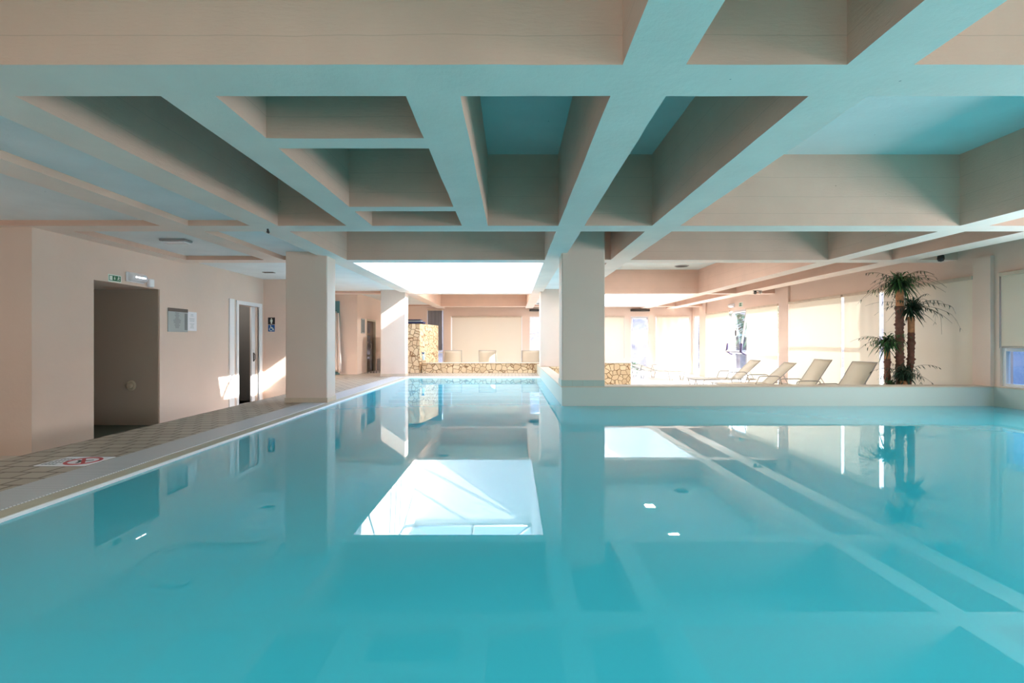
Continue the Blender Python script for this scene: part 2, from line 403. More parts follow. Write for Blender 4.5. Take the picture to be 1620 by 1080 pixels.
for i in range(len(gx) - 1):
    for j in range(len(gy) - 1):
        h = H[i][j]
        if h is None: continue
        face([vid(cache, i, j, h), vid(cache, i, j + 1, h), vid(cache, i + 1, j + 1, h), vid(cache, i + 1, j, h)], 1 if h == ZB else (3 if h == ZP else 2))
        face([vid(cache, i, j, 3.6), vid(cache, i + 1, j, 3.6), vid(cache, i + 1, j + 1, 3.6), vid(cache, i, j + 1, 3.6)], 1)
        for (a, b_, p0, p1) in ((i + 1, j, (i + 1, j), (i + 1, j + 1)), (i, j + 1, (i, j + 1), (i + 1, j + 1))):
            if a < len(gx) - 1 and b_ < len(gy) - 1:
                g = H[a][b_]
                if g is not None and g != h:
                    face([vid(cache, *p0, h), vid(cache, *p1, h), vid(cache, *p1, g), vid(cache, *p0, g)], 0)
struct(cb.build('ceiling', ['beam_side', 'beam_under', 'slab_paint', 'panel_paint']))

# ------------------------------------------------------------------ skylight
def skylight(HX0, HX1, HY0, HY1, nwin):
    sh = MB()
    sh.box(HX0 - .15, HX0, HY0 - .15, HY1 + .15, ZB + .002, 4.2, 1); sh.box(HX1, HX1 + .15, HY0 - .15, HY1 + .15, ZB + .002, 4.2, 1)
    sh.box(HX0, HX1, HY0 - .15, HY0, ZB + .002, 4.2); sh.box(HX0, HX1, HY1, HY1 + .15, ZB + .002, 4.2)
    struct(sh.build('trim_%d' % (1 if nwin == 1 else 5), ['shaft_white', 'shaft_panel']))
    cx = (HX0 + HX1) / 2; hw = (HX1 - HX0) / 2; rz = 4.23 + hw * .42
    R0, R1 = Vector((cx, HY0 + hw, rz)), Vector((cx, HY1 - hw, rz))
    C4 = [Vector((HX0, HY0, 4.23)), Vector((HX1, HY0, 4.23)), Vector((HX1, HY1, 4.23)), Vector((HX0, HY1, 4.23))]
    fm = MB()
    def bar(mb, a, b_, r): mb.tube([a, b_], r, 4)
    for a, b_ in ((C4[0], C4[1]), (C4[1], C4[2]), (C4[2], C4[3]), (C4[3], C4[0]), (C4[0], R0), (C4[1], R0), (C4[2], R1), (C4[3], R1), (R0, R1)): bar(fm, a, b_, .045)
    fm.tube([(cx, HY1, 4.23), R1], .045, 4); fm.tube([(cx, HY0, 4.23), R0], .045, 4)
    for k in (1, 2, 3):
        y = R0.y + (R1.y - R0.y) * k / 4
        for X in (HX0, HX1): fm.tube([(X, y, 4.23), (cx, y, rz)], .04, 4)
    sk = struct(fm.build('window_%d' % nwin, 'white_frame'))
    gm = MB(); gm.add([C4[0], C4[1], R0], [(0, 1, 2)]); gm.add([C4[2], C4[3], R1], [(0, 1, 2)])
    gm.add([C4[1], C4[2], R1, R0], [(0, 1, 2, 3)]); gm.add([C4[3], C4[0], R0, R1], [(0, 1, 2, 3)])
    gm.build('glass_pane', 'glass', sk)
skylight(*HOLES[0], 1); skylight(*HOLES[1], 13)

# ------------------------------------------------------------------ floors, pool shell, decks
PX = -2.82; PYE = 13.2; CW = .775; WY = 7.5
struct(MB().box(PX - .2, XR + .2, YN, PYE + .3, -1.6, -1.45).build('floor_pool', 'pool_tile'))
ps = MB()
ps.box(PX - .15, PX, YN, PYE + .15, -1.45, -.02, 0); ps.box(PX, CW, PYE, PYE + .15, -1.45, -.02, 0)
ps.box(CW, XR, WY, WY + .28, -1.45, -.02, 0); ps.box(CW, CW + .2, WY + .28, PYE + .15, -1.45, -.02, 0)
ps.box(6.5, XR, YN, WY, -.5, -.10, 1); ps.box(XR, XR + .15, YN, WY, -1.45, -.02, 0)
struct(ps.build('wall_pool', ['pool_tile', 'pool_step']))
stp = MB()
for k in range(7):
    stp.box(PX, CW, PYE - .30 * (k + 1), PYE - .30 * k, -1.45, -.05 - .05 * k, 0)
    stp.box(PX, CW, PYE - .30 * (k + 1) - .004, PYE - .30 * (k + 1) + .07, -.11 - .05 * k, -.046 - .05 * k, 1)
struct(stp.build('trim_2', ['pool_step', 'pool_nosing']))
wm = MB(); wm.add([(PX, YN, 0), (CW, YN, 0), (CW, PYE, 0), (PX, PYE, 0)], [(0, 1, 2, 3)])
wm.add([(CW, YN, 0), (XR, YN, 0), (XR, WY, 0), (CW, WY, 0)], [(0, 1, 2, 3)])
o = wm.build('water', 'water'); o['kind'] = 'structure'
# curb round the raised side of the pool
cu = MB()
cu.box(CW, XR, WY, WY + .28, -.02, .29, 0); cu.box(CW, CW + .2, WY + .28, 15.0, -.02, .29, 0); cu.box(XR - .03, XR + .0, YN, WY, -.02, .29, 0)
cu.box(CW - .012, XR + .2, WY - .012, WY + .30, .29, .306, 1); cu.box(CW - .012, CW + .22, WY + .3, 15.0, .29, .306, 1); cu.box(XR - .042, XR + .04, YN, WY - .012, .29, .312, 1)
struct(cu.build('wall_pool_curb', ['pale_tile', 'cap_stone']))
# left deck
dm = MB()
dm.box(-4.22, -3.34, YN, 11.42, -.4, DK); dm.box(-5.9, -3.34, 11.42, 14.95, -.4, DK); dm.box(-5.9, -4.6, 14.95, 18, -.4, DK); dm.box(-3.34, -2.967, 7.735, 8.135, -.4, DK); dm.box(-3.34, -2.967, 13.485, PYE + .35, -.4, DK); dm.box(-3.34, CW, PYE + .35, 15.015, -.4, DK)
struct(dm.build('floor_deck', 'deck_tile'))
for ya, yb, lab in ((YN, 7.735, 'pale ribbed overflow grate along the pool edge, this side of the nearer left column'), (8.135, 13.485, 'pale ribbed overflow grate along the pool edge between the two left columns')):
    gt = MB(); gt.bbox(-3.335, -2.965, ya, yb, -.03, DK + .004, .004)
    tag(gt.build('gutter_grate', 'grate'), lab, 'drain grate', 'overflow grates along the pool')
cp = MB(); cp.bbox(-2.966, PX - .022, YN, PYE, -.03, DK, .004); cp.bbox(PX - .022, PX, YN, PYE, -.03, DK, .006, 1); cp.bbox(-2.955, CW, PYE, PYE + .345, -.03, DK, .008, 1)
struct(cp.build('trim_3', ['beige_stone', 'white_frame']))
lf = MB(); lf.box(-8, -4.22, YN, 11.2, -.6, LOW); lf.box(CW + .2, XR + .3, WY + .28, YB + .2, -.6, LOW); lf.box(-6, CW + .2, 15.3, YB + .2, -.6, LOW)
struct(lf.build('floor', 'lounge_floor'))
struct(MB().box(-8, XL, 6.66, 7.9, LOW, LOW + .004).build('floor_alcove', 'green_floor'))

# ------------------------------------------------------------------ walls
w = MB()
w.box(-8, -5.76, 5.8, 6.66, LOW, 2.6)                                  # pier before the alcove
w.box(-8, XL, 6.66, 7.905, 1.85, 2.6); w.box(-8.0, -7.8, 6.66, 7.9, LOW, 1.85)
w.box(-8, -5.76, 7.905, 9.69, LOW, 2.6)
w.box(-5.96, XL, 9.69, 10.15, LOW, 2.6); w.box(-5.96, XL, 10.15, 10.99, 1.78, 2.6); w.box(-5.96, XL, 10.99, 11.2, LOW, 2.6)
struct(w.build('wall_left', 'peach_plaster'))
w = MB(); w.box(-7.8, XL - .02, 7.895, 7.905, LOW, 1.85); struct(w.build('wall_alcove', 'alcove_shade_plaster'))
w = MB(); w.box(-8.2, -8, YN, 5.8, LOW, 2.6); struct(w.build('wall_left_outer', 'peach_plaster'))
w = MB(); w.box(-5.96, -5.0, 11.2, 11.4, LOW, 2.6); w.box(-5.65, -5.5, 11.4, 14.4, DK, 2.6); w.box(-5.65, -4.61, 14.4, 14.6, DK, 2.6)
w.box(-4.81, -4.61, 14.6, 15.33, DK, 2.6); w.box(-4.81, -4.61, 15.33, 16.33, 1.70, 2.6); w.box(-4.81, -4.61, 16.33, YB, LOW, 2.6)
w.box(-6.2, -5.96, 14.6, YB, LOW, 2.6)
struct(w.build('wall_left_far', 'peach_plaster'))
# back wall with openings
def wall_open(name, fn, a0, a1, zlo, zhi, ops, m='peach_plaster'):
    """fn(mb, a0, a1, z0, z1) adds a box; ops = [(a0, a1, z0, z1)] sorted"""
    mb = MB(); a = a0
    for (p0, p1, q0, q1) in ops:
        if p0 > a: fn(mb, a, p0, zlo, zhi)
        if q0 > zlo: fn(mb, p0, p1, zlo, q0)
        if q1 < zhi: fn(mb, p0, p1, q1, zhi)
        a = p1
    if a < a1: fn(mb, a, a1, zlo, zhi)
    return struct(mb.build(name, m))
HD = 2.04
wall_open('wall_back', lambda mb, a, b_, c, d: mb.box(a, b_, YB, YB + .2, c, d), -6.2, XR + .2, LOW, 3.6,
          [(-3.53, -2.85, LOW, 2.3), (-2.54, .42, LOW, HD), (.73, 1.6, LOW, HD), (2.0, 4.68, LOW, HD), (4.94, 5.67, LOW, HD), (5.96, 7.4, LOW, HD)])
wall_open('wall_right', lambda mb, a, b_, c, d: mb.box(XR, XR + .2, a, b_, c, d), YN, YB, LOW, 3.6,
          [(-2.6, 1.7, .306, HD), (2.1, 7.43, .306, HD), (7.90, 13.04, LOW, HD), (13.5, 18.6, LOW, HD), (19.2, 20.0, LOW, HD)])
pl = MB()
pl.box(XR - .06, XR, 7.52, 7.81, .306, HD + .3); pl.box(XR - .06, XR, 13.04, 13.5, LOW, 3.05); pl.box(XR - .06, XR, 18.6, 19.2, LOW, 3.05)
struct(pl.build('trim_4', 'peach_plaster'))
w = MB(); w.box(-8.2, XR + .2, YN - .2, YN, LOW, 3.6); struct(w.build('wall_front', 'peach_plaster'))

# columns
def column(x0, x1, y0, y1, z0, z1):
    mb = MB(); mb.bbox(x0, x1, y0, y1, z0, z1, .012); return struct(mb.build('column', 'peach_plaster'))
column(-3.63, -2.965, 7.75, 8.12, DK, ZP + .02); column(-3.67, -2.98, 13.5, 13.87, DK, ZP + .02)
column(CW, 1.44, WY + .001, 7.97, .306, ZS + .02); column(CW, 1.44, 13.3, 13.77, .306, ZP + .02)
tb = MB()
for k in range(4): tb.bbox(CW - .006 + .167 * k + .001, CW - .006 + .167 * (k + 1) - .001, WY - .008, WY + .004, .306, .40, .002)
tb.bbox(CW - .008, CW, WY, 7.97, .306, .40, .002)
struct(tb.build('baseboard_column', 'base_tile'))
tb = MB()
for (x0, x1, y0, y1) in ((-3.63, -2.965, 7.75, 8.12), (-3.67, -2.98, 13.5, 13.87)): tb.bbox(x0 - .01, x1 + .01, y0 - .01, y1 + .01, DK, DK + .08, .003)
struct(tb.build('baseboard_left_columns', 'cap_stone'))

# ------------------------------------------------------------------ windows of the right and back walls
def win_x(name, y0, y1, z0, z1, muls=(), trans=()):
    """window in the right wall (plane x = XR)"""
    f = MB(); t = .05; xa, xb = XR + .04, XR + .11
    f.box(xa, xb, y0, y0 + t, z0, z1); f.box(xa, xb, y1 - t, y1, z0, z1); f.box(xa, xb, y0 + t, y1 - t, z0, z0 + t); f.box(xa, xb, y0 + t, y1 - t, z1 - t, z1)
    for y in muls: f.box(xa, xb, y - .03, y + .03, z0 + t, z1 - t)
    for (a, b_, z) in trans: f.box(xa + .005, xb - .005, a, b_, z - .03, z + .03)
    o = struct(f.build(name, 'white_frame'))
    MB().box(XR + .07, XR + .078, y0 + t, y1 - t, z0 + t, z1 - t).build('glass_pane', 'glass', o)
    return o
def win_y(name, x0, x1, z0, z1, muls=(), trans=()):
    f = MB(); t = .04; ya, yb = YB + .04, YB + .11
    f.box(x0, x0 + t, ya, yb, z0, z1); f.box(x1 - t, x1, ya, yb, z0, z1); f.box(x0 + t, x1 - t, ya, yb, z0, z0 + t); f.box(x0 + t, x1 - t, ya, yb, z1 - t, z1)
    for x in muls: f.box(x - .03, x + .03, ya, yb, z0 + t, z1 - t)
    for z in trans: f.box(x0 + t, x1 - t, ya + .005, yb - .005, z - .035, z + .035)
    o = struct(f.build(name, 'white_frame'))
    MB().box(x0 + t, x1 - t, YB + .07, YB + .078, z0 + t, z1 - t).build('glass_pane', 'glass', o)
    return o
win_x('window_2', -2.6, 1.7, .306, HD, (-.5,)); win_x('window_3', 2.1, 7.43, .306, HD, (4.7,), ((2.1, 7.43, .88),))
win_x('window_4', 7.90, 13.04, LOW, HD, (9.75, 10.9), ((7.90, 13.04, .9),))
win_x('window_5', 13.5, 18.6, LOW, HD, (15.42, 16.55), ((13.5, 18.6, .62),))
win_x('window_6', 19.2, 20.0, LOW, HD, (), ((19.2, 20.0, .2),))
win_y('window_7', -3.53, -2.85, LOW, 2.3, (), (.55,)); win_y('window_8', -2.54, .42, LOW, HD, (-1.0,), (.6,))
win_y('window_9', .73, 1.6, LOW, HD, (), (1.3, .1)); win_y('window_10', 2.0, 4.68, LOW, HD, (3.3,)); win_y('window_11', 4.94, 5.67, LOW, HD, (), (1.40, .42)); win_y('window_12', 5.96, 7.4, LOW, HD)

def blind(axis, a0, a1, ztop, zbot, label, group='roller blinds over the windows', mark=None):
    """roller blind: cassette, cloth, bottom rail; axis 'x' = on the right wall, 'y' = on the back wall"""
    if axis == 'x': base = (XR - .05, (a0 + a1) / 2, 0)
    else: base = ((a0 + a1) / 2, YB - .05, 0)
    r = empty('roller_blind', base); h = (a1 - a0) / 2
    def P(a, d, z): return (d, a, z) if axis == 'x' else (a, d, z)
    def bx(mb, s0, s1, d0, d1, z0, z1, mi=0):
        if axis == 'x': mb.bbox(d0, d1, s0, s1, z0, z1, .006, mi)
        else: mb.bbox(s0, s1, d0, d1, z0, z1, .006, mi)
    # cloth with the faintest ripple
    c = MB(); nu = 24; vs = []; fs = []
    for i in range(nu + 1):
        a = -h + .014 + (2 * h - .028) * i / nu; d = .004 * math.sin(i * 1.1 + a0)
        for z in (ztop - .05, (ztop + zbot) / 2, zbot + .02):
            vs.append(P(a, d, z))
    for i in range(nu):
        for k in (0, 1): fs.append((i * 3 + k, i * 3 + k + 1, i * 3 + k + 4, i * 3 + k + 3))
    c.add(vs, fs, 0, True); c.build('cloth', 'blind_cloth', r)
    q = MB(); bx(q, -h, h, -.03, .03, ztop - .06, ztop); q.build('cassette', 'cap_stone', r)
    q = MB(); bx(q, -h + .03, h - .03, -.01, .01, zbot, zbot + .03); q.build('bottom_rail', 'tube_metal', r)
    q = MB(); q.tube([P(h - .012, -.02, ztop - .03), P(h - .012, -.022, .5 * ztop + .5 * max(zbot, .3)), P(h - .012, -.02, max(zbot, .3) - .0)], .004, 6); q.build('pull_cord', 'tube_metal', r)
    tag(r, label, 'blind', group)
    return r
blind('x', 2.2, 7.38, 2.05, .90, 'half-lowered cream roller blind over the blue window beside the pool')
blind('x', 7.815, 9.71, 2.06, LOW + .05, 'lowered greyish roller blind on the right wall behind the palm crowns')
blind('x', 9.79, 10.86, 2.06, LOW + .05, 'narrow glowing white roller blind just beyond the palm on the right wall')
blind('x', 10.92, 13.02, 2.06, LOW + .05, 'wide cream roller blind with a cross seam behind the steep-backed loungers')
blind('x', 13.54, 15.38, 2.06, LOW + .05, 'cream roller blind on the near side of the uncovered escape window')
blind('x', 16.58, 18.56, 2.06, LOW + .05, 'cream roller blind on the far side of the uncovered escape window')
blind('y', -2.50, .40, 2.05, LOW + .05, 'wide grey-beige roller blind on the back wall above the stone wall')
blind('y', 2.03, 4.66, 2.05, LOW + .05, 'roller blind on the back wall beside the tilted window, above the stone end')
blind('y', 5.98, 7.36, 2.05, LOW + .05, 'roller blind in the far corner half crossed by a slanting sun patch')
blind('y', -3.50, -2.88, 2.34, .62, 'dark grey screen blind on the slim window behind the stone block')
for o in bpy.data.objects:
    if o.get('label', '').startswith('dark grey screen'):
        for ch in o.children:
            if ch.name.startswith('cloth'): ch.data.materials[0] = plain('screen_cloth', (120, 120, 126), .8)

# tilted vent sash in the narrow back window; escape window's projecting sash
def sash(base, pts, label, m='white_frame', extra=None):
    r = empty('window_sash', base)
    f = MB(); P = [Vector(p) for p in pts]
    for a, b_ in zip(P, P[1:] + P[:1]): f.tube([a, b_], .03, 4)
    f.build('sash_frame', m, r)
    g = MB(); g.add(P, [(0, 1, 2, 3)]); g.build('glass_pane', 'glass', r)
    return r
r = sash((5.305, YB, 1.98), [(-.32, 0, 0), (.32, 0, 0), (.27, -.20, -.52), (-.37, -.20, -.52)], '')
tag(r, 'white top sash tilted open in the narrow back window', 'window sash')
r = sash((XR + .02, 15.99, 1.98), [(0, -.5, 0), (0, .5, 0), (-.20, .5, -1.30), (-.20, -.5, -1.30)], '')
f = MB()
for s in (-.5, .5): f.tube([(-.20, s, -1.32), (-.16, s, -1.05)], .04, 4); f.tube([(-.20, s, -1.32), (0, s, -1.42)], .025, 4)
f.tube([(-.20, -.5, -1.32), (-.20, .5, -1.32)], .02, 4); f.build('stay_bracket', 'dark_frame', r)
q = MB(); q.box(-.125, -.115, -.08, .08, -.82, -.58); q.build('sticker', 'paper_white', r)
q = MB(); q.box(-.13, -.125, -.05, .05, -.79, -.61); q.build('sticker_print', 'sign_black', r)
tag(r, 'pushed-out escape sash with dark corner stays in the right wall', 'window sash')

# ------------------------------------------------------------------ doors on the left
d = MB()
xf = XL + .03
d.box(XL - .02, xf, 10.08, 10.15, LOW, 1.86); d.box(XL - .02, xf, 10.99, 11.10, LOW, 1.86); d.box(XL - .02, xf, 10.15, 10.99, 1.78, 1.86)
d.box(XL, XL + .025, 9.83, 10.0, LOW, 1.875)
door = struct(d.build('door_1', 'white_frame'))
lf_ = MB(); lf_.bbox(XL - .12, XL - .08, 10.86, 11.4, LOW + .02, 1.79, .004); leaf = lf_.build('door_leaf', 'white_frame', door)
hd = MB(); hd.bbox(XL - .08, XL - .070, 10.90, 10.95, .55, .75, .004); hd.tube([(XL - .065, 10.925, .57), (XL - .045, 10.925, .6), (XL - .045, 10.925, .7), (XL - .065, 10.925, .73)], .006, 6); hd.build('door_handle', 'dark_grey', leaf)
lamp('washroom_fill', 'POINT', (-6.5, 10.6, 1.9), (0, 0, -1), 10, (1, .97, .93), shadow_soft_size=.08)  # added fill to brighten the closed room
rm = MB(); rm.box(-7.4, -7.2, 9.9, 11.6, LOW, 2.4); rm.box(-7.4, -5.96, 11.5, 11.6, LOW, 2.4); rm.box(-7.4, -5.96, 9.7, 9.9, LOW, 2.4); rm.box(-7.4, -5.96, 9.7, 11.6, 2.2, 2.4)
rm.box(-7.4, -5.96, 9.9, 11.5, LOW - .02, LOW, 1); rm.box(-7.2, -7.1, 9.9, 11.5, -.05, 0.0, 1)
struct(rm.build('wall_washroom', ['dark_room', 'dark_floor']))
d = MB(); X = -4.61
d.box(X - .06, X + .01, 15.30, 15.36, DK, 1.72); d.box(X - .06, X + .01, 16.28, 16.34, DK, 1.72); d.box(X - .06, X + .01, 15.36, 16.28, 1.66, 1.72)
door = struct(d.build('door_2', 'beige_stone'))
q = MB(); q.box(X - .10, X - .06, 15.36, 16.28, DK, 1.66); leaf = q.build('door_leaf', 'door_brown', door)
q = MB()
for z0, z1 in ((.08, .5), (.58, 1.2), (1.28, 1.6)): q.box(X - .06, X - .05, 15.44, 15.86, z0, z1)
q.build('door_panel', 'door_glass', leaf)
q = MB(); q.tube([(X - .04, 15.9, .75), (X - .01, 15.9, .78), (X - .01, 15.9, .9), (X - .04, 15.9, .93)], .01, 6); q.build('door_handle', 'tube_metal', leaf)

# alcove fittings
q = MB(); q.lathe((-6.22, 7.9, .28), (0, -1, 0), [(.085, 0), (.085, .012), (.06, .02), (.055, .014), (.04, .014), (.035, .05), (.0, .052)], 28)
tag(q.build('round_knob_plate', 'beige_stone'), 'round ribbed wall fitting low in the dark alcove', 'wall fitting')

# ------------------------------------------------------------------ wall signs and fittings, left wall (plane x = XL, seen from +x)
def LW(u, v, d): return (XL + d, u, v)            # u = y along the wall
def BWf(Y0): return lambda u, v, d: (u, Y0 - d, v)
def pic_runner(mb, fn, cx_, cz, s, mi, flip=1):
    F = lambda pts: [(cx_ + flip * a * s, cz + b_ * s) for a, b_ in pts]
    mb.prism(F([(.08 * math.cos(t), .40 + .08 * math.sin(t)) for t in [i * math.pi / 5 for i in range(10)]]), fn, .004, .007, mi)
    mb.prism(F([(-.10, .28), (.10, .30), (.06, -.02), (-.10, .0)]), fn, .004, .007, mi)
    mb.prism(F([(.08, .28), (.26, .12), (.30, .17), (.12, .31)]), fn, .004, .007, mi)
    mb.prism(F([(-.08, .28), (-.24, .10), (-.20, .06), (-.04, .2)]), fn, .004, .007, mi)
    mb.prism(F([(-.02, 0), (.16, -.12), (.12, -.36), (.05, -.36), (.06, -.15), (-.09, -.02)]), fn, .004, .007, mi)
    mb.prism(F([(-.10, .02), (-.14, -.2), (-.36, -.28), (-.36, -.21), (-.2, -.14), (-.16, .04)]), fn, .004, .007, mi)
def exit_sign(y0, y1, z0, z1, fn, name, label):
    r = empty(name, (0, 0, 0))
    q = MB(); q.prism([(y0, z0), (y1, z0), (y1, z1), (y0, z1)], fn, .0, .003); q.build('board', 'sign_white', r)
    b = (z1 - z0) * .12; W_ = y1 - y0
    q = MB(); q.prism([(y0 + b, z0 + b), (y1 - b, z0 + b), (y1 - b, z1 - b), (y0 + b, z1 - b)], fn, .003, .004); q.build('green_field', 'sign_green', r)
    q = MB(); cz = (z0 + z1) / 2; s = (z1 - z0)
    q.prism([(y0 + W_ * .09, cz - s * .3), (y0 + W_ * .30, cz - s * .3), (y0 + W_ * .30, cz + s * .3), (y0 + W_ * .09, cz + s * .3)], fn, .004, .006); q.build('door_symbol', 'sign_white', r)
    m0 = y0 + W_ * .48; q = MB()
    q.prism([(m0 - s * .04, cz + s * .25), (m0 + s * .04, cz + s * .25), (m0 + s * .04, cz), (m0 + s * .14, cz), (m0, cz - s * .22), (m0 - s * .14, cz), (m0 - s * .04, cz)], fn, .004, .006); q.build('arrow_symbol', 'sign_white', r)
    q = MB(); pic_runner(q, fn, y0 + W_ * .78, cz - s * .02, s * .75, 0); q.build('running_figure', 'sign_white', r)
    return tag(r, label, 'sign')
exit_sign(6.896, 7.125, 1.862, 1.965, LW, 'exit_sign', 'green exit sign with running figure over the dark alcove opening')
r = empty('emergency_light', (XL, 7.37, 1.97))
q = MB(); q.bbox(0, .03, -.17, .17, -.075, .075, .01); q.build('housing', 'lamp_white', r)
q = MB()
for i in range(1): q.tube([(.045, -.15, 0), (.045, -.14, 0), (.045, .14, 0), (.045, .15, 0)], [.04, .062, .062, .04], 16)
q.build('diffuser', 'lamp_white', r)
q = MB(); q.tube([(.085, -.10, .0), (.085, -.01, .0)], .024, 8); q.tube([(.085, .01, .0), (.085, .10, .0)], .024, 8); q.build('lamp_tube', 'lamp_lit', r)
tag(r, 'white rounded emergency light glowing beside the exit sign over the alcove', 'light')
q = MB(); q.bbox(XL, XL + .06, 7.62, 7.72, 1.86, 1.99, .012)
tag(q.build('alarm_sensor', 'lamp_white'), 'small white sensor box above the alcove\'s far corner', 'sensor')
# notice board and paper
r = empty('notice_board', (0, 0, 0))
q = MB(); q.prism([(8.085, 1.165), (8.573, 1.165), (8.573, 1.565), (8.085, 1.565)], LW, 0, .012); q.build('board', 'notice_grey', r)
q = MB(); q.prism([(8.085, 1.51), (8.573, 1.51), (8.573, 1.568), (8.085, 1.568)], LW, .012, .016); q.build('header', 'header_brown', r)
rnd = random.Random(4); q = MB()
for k in range(13):
    z = 1.485 - k * .021; wd = rnd.uniform(.03, .10)
    q.prism([(8.30 - wd, z), (8.30 + wd, z), (8.30 + wd, z + .009), (8.30 - wd, z + .009)], LW, .012, .0135)
q.prism([(8.49, 1.2), (8.565, 1.2), (8.565, 1.49), (8.49, 1.49)], LW, .012, .0135)
q.build('printed_text', 'print_grey', r)
tag(r, 'grey notice board with brown header on the wall right of the alcove', 'notice board')
r = empty('paper_notice', (0, 0, 0))
q = MB(); q.prism([(8.578, 1.19), (8.83, 1.19), (8.83, 1.53), (8.578, 1.53)], LW, 0, .003); q.build('sheet', 'paper_white', r)
q = MB()
for k in range(11):
    if k in (2, 6): continue
    z = 1.48 - k * .024; wd = rnd.uniform(.03, .07)
    q.prism([(8.70 - wd, z), (8.70 + wd, z), (8.70 + wd, z + .006), (8.70 - wd, z + .006)], LW, .003, .004)
q.build('printed_text', 'notice_grey', r)
tag(r, 'white paper notice taped right of the grey notice board', 'notice')
# washroom signs on the wall facing the camera (y = 11.2)
FW = BWf(11.2)
r = empty('washroom_sign', (0, 0, 0))
q = MB(); q.prism([(-5.65, 1.395), (-5.49, 1.395), (-5.49, 1.555), (-5.65, 1.555)], FW, 0, .004); q.build('board', 'sign_black', r)
q = MB(); c0 = -5.57
q.prism([(c0 + .014 * math.cos(t), 1.525 + .014 * math.sin(t)) for t in [i * math.pi / 5 for i in range(10)]], FW, .004, .006)
q.prism([(c0 - .026, 1.505), (c0 + .026, 1.505), (c0 + .026, 1.455), (c0 + .016, 1.455), (c0 + .016, 1.41), (c0 - .016, 1.41), (c0 - .016, 1.455), (c0 - .026, 1.455)], FW, .004, .006)
q.build('figure', 'sign_white', r); tag(r, 'dark square washroom sign with a white figure above the wheelchair sign', 'sign')
r = empty('wheelchair_sign', (0, 0, 0))
q = MB(); q.prism([(-5.645, 1.23), (-5.495, 1.23), (-5.495, 1.385), (-5.645, 1.385)], FW, 0, .004); q.build('board', 'sign_blue', r)
q = MB()
arc = [math.radians(a) for a in range(100, 361, 20)]; rr = .042
ro = [(c0 - .008 + rr * math.cos(a), 1.285 + rr * math.sin(a)) for a in arc]; ri = [(c0 - .008 + (rr - .012) * math.cos(a), 1.285 + (rr - .012) * math.sin(a)) for a in arc]
for k in range(len(arc) - 1): q.prism([ro[k], ro[k + 1], ri[k + 1], ri[k]], FW, .004, .006)
q.prism([(c0 - .018 + .012 * math.cos(t), 1.362 + .012 * math.sin(t)) for t in [i * math.pi / 4 for i in range(8)]], FW, .004, .006)
q.prism([(c0 - .024, 1.35), (c0 - .01, 1.35), (c0 - .006, 1.30), (c0 + .03, 1.30), (c0 + .05, 1.25), (c0 + .062, 1.255), (c0 + .04, 1.315), (c0 - .004, 1.318), (c0 + .022, 1.325), (c0 + .022, 1.333), (c0 - .018, 1.333)], FW, .004, .006)
q.build('wheelchair_symbol', 'sign_white', r); tag(r, 'blue wheelchair sign on the wall beside the white door frame', 'sign')
# framed picture, far left
r = empty('framed_poster', (0, 0, 0)); F2 = lambda u, v, d_: (-4.61 + d_, u, v)
q = MB(); q.prism([(14.76, 1.25), (15.1, 1.25), (15.1, 1.70), (14.76, 1.70)], F2, 0, .02); q.build('frame', 'notice_grey', r)
q = MB(); q.prism([(14.79, 1.28), (15.07, 1.28), (15.07, 1.67), (14.79, 1.67)], F2, .02, .023); q.build('print', 'print_grey', r)
tag(r, 'small grey framed poster left of the brown far door', 'poster')
# teal board and hanging curtain in the shower niche
q = MB(); q.box(-5.48, -5.13, 14.36, 14.4, DK, 2.2); tag(q.build('wall_board', 'teal_board'), 'narrow teal board on the niche wall behind the pale curtain', 'board')
q = MB(); vs = []; fs = []; nu, nv = 36, 14
for j in range(nv + 1):
    t = j / nv; z = 1.84 - 1.74 * t
    for i in range(nu + 1):
        u = i / nu; sprd = .10 + .08 * t
        vs.append((-5.20 + (u - .5) * 2 * sprd + .0, 14.22 + .035 * math.sin(u * 26 + t * 1.5) * (.5 + .5 * t), z - .02 * math.sin(u * 9) * t))
for j in range(nv):
    for i in range(nu): a = j * (nu + 1) + i; fs.append((a, a + 1, a + nu + 2, a + nu + 1))
q.add(vs, fs, 0, True); cur = q.build('curtain', 'curtain')
sm = cur.modifiers.new('thick', 'SOLIDIFY'); sm.thickness = .008
hk = MB(); hk.tube([(-5.2, 14.4, 1.87), (-5.2, 14.22, 1.87), (-5.2, 14.2, 1.84)], .012, 8); hk.build('hook', 'tube_metal', cur)
tag(cur, 'pale bathrobe-like curtain hanging in folds beside the left column', 'curtain')
# white bin
r = empty('waste_bin', (-4.38, 16.25, DK))
q = MB(); q.bbox(-.13, .13, -.12, .12, 0, .36, .02); q.build('body', 'lamp_white', r)
q = MB(); q.bbox(-.135, .135, -.125, .125, .36, .40, .015); q.build('lid', 'paper_white', r)
tag(r, 'white square bin standing beside the brown far door', 'bin')

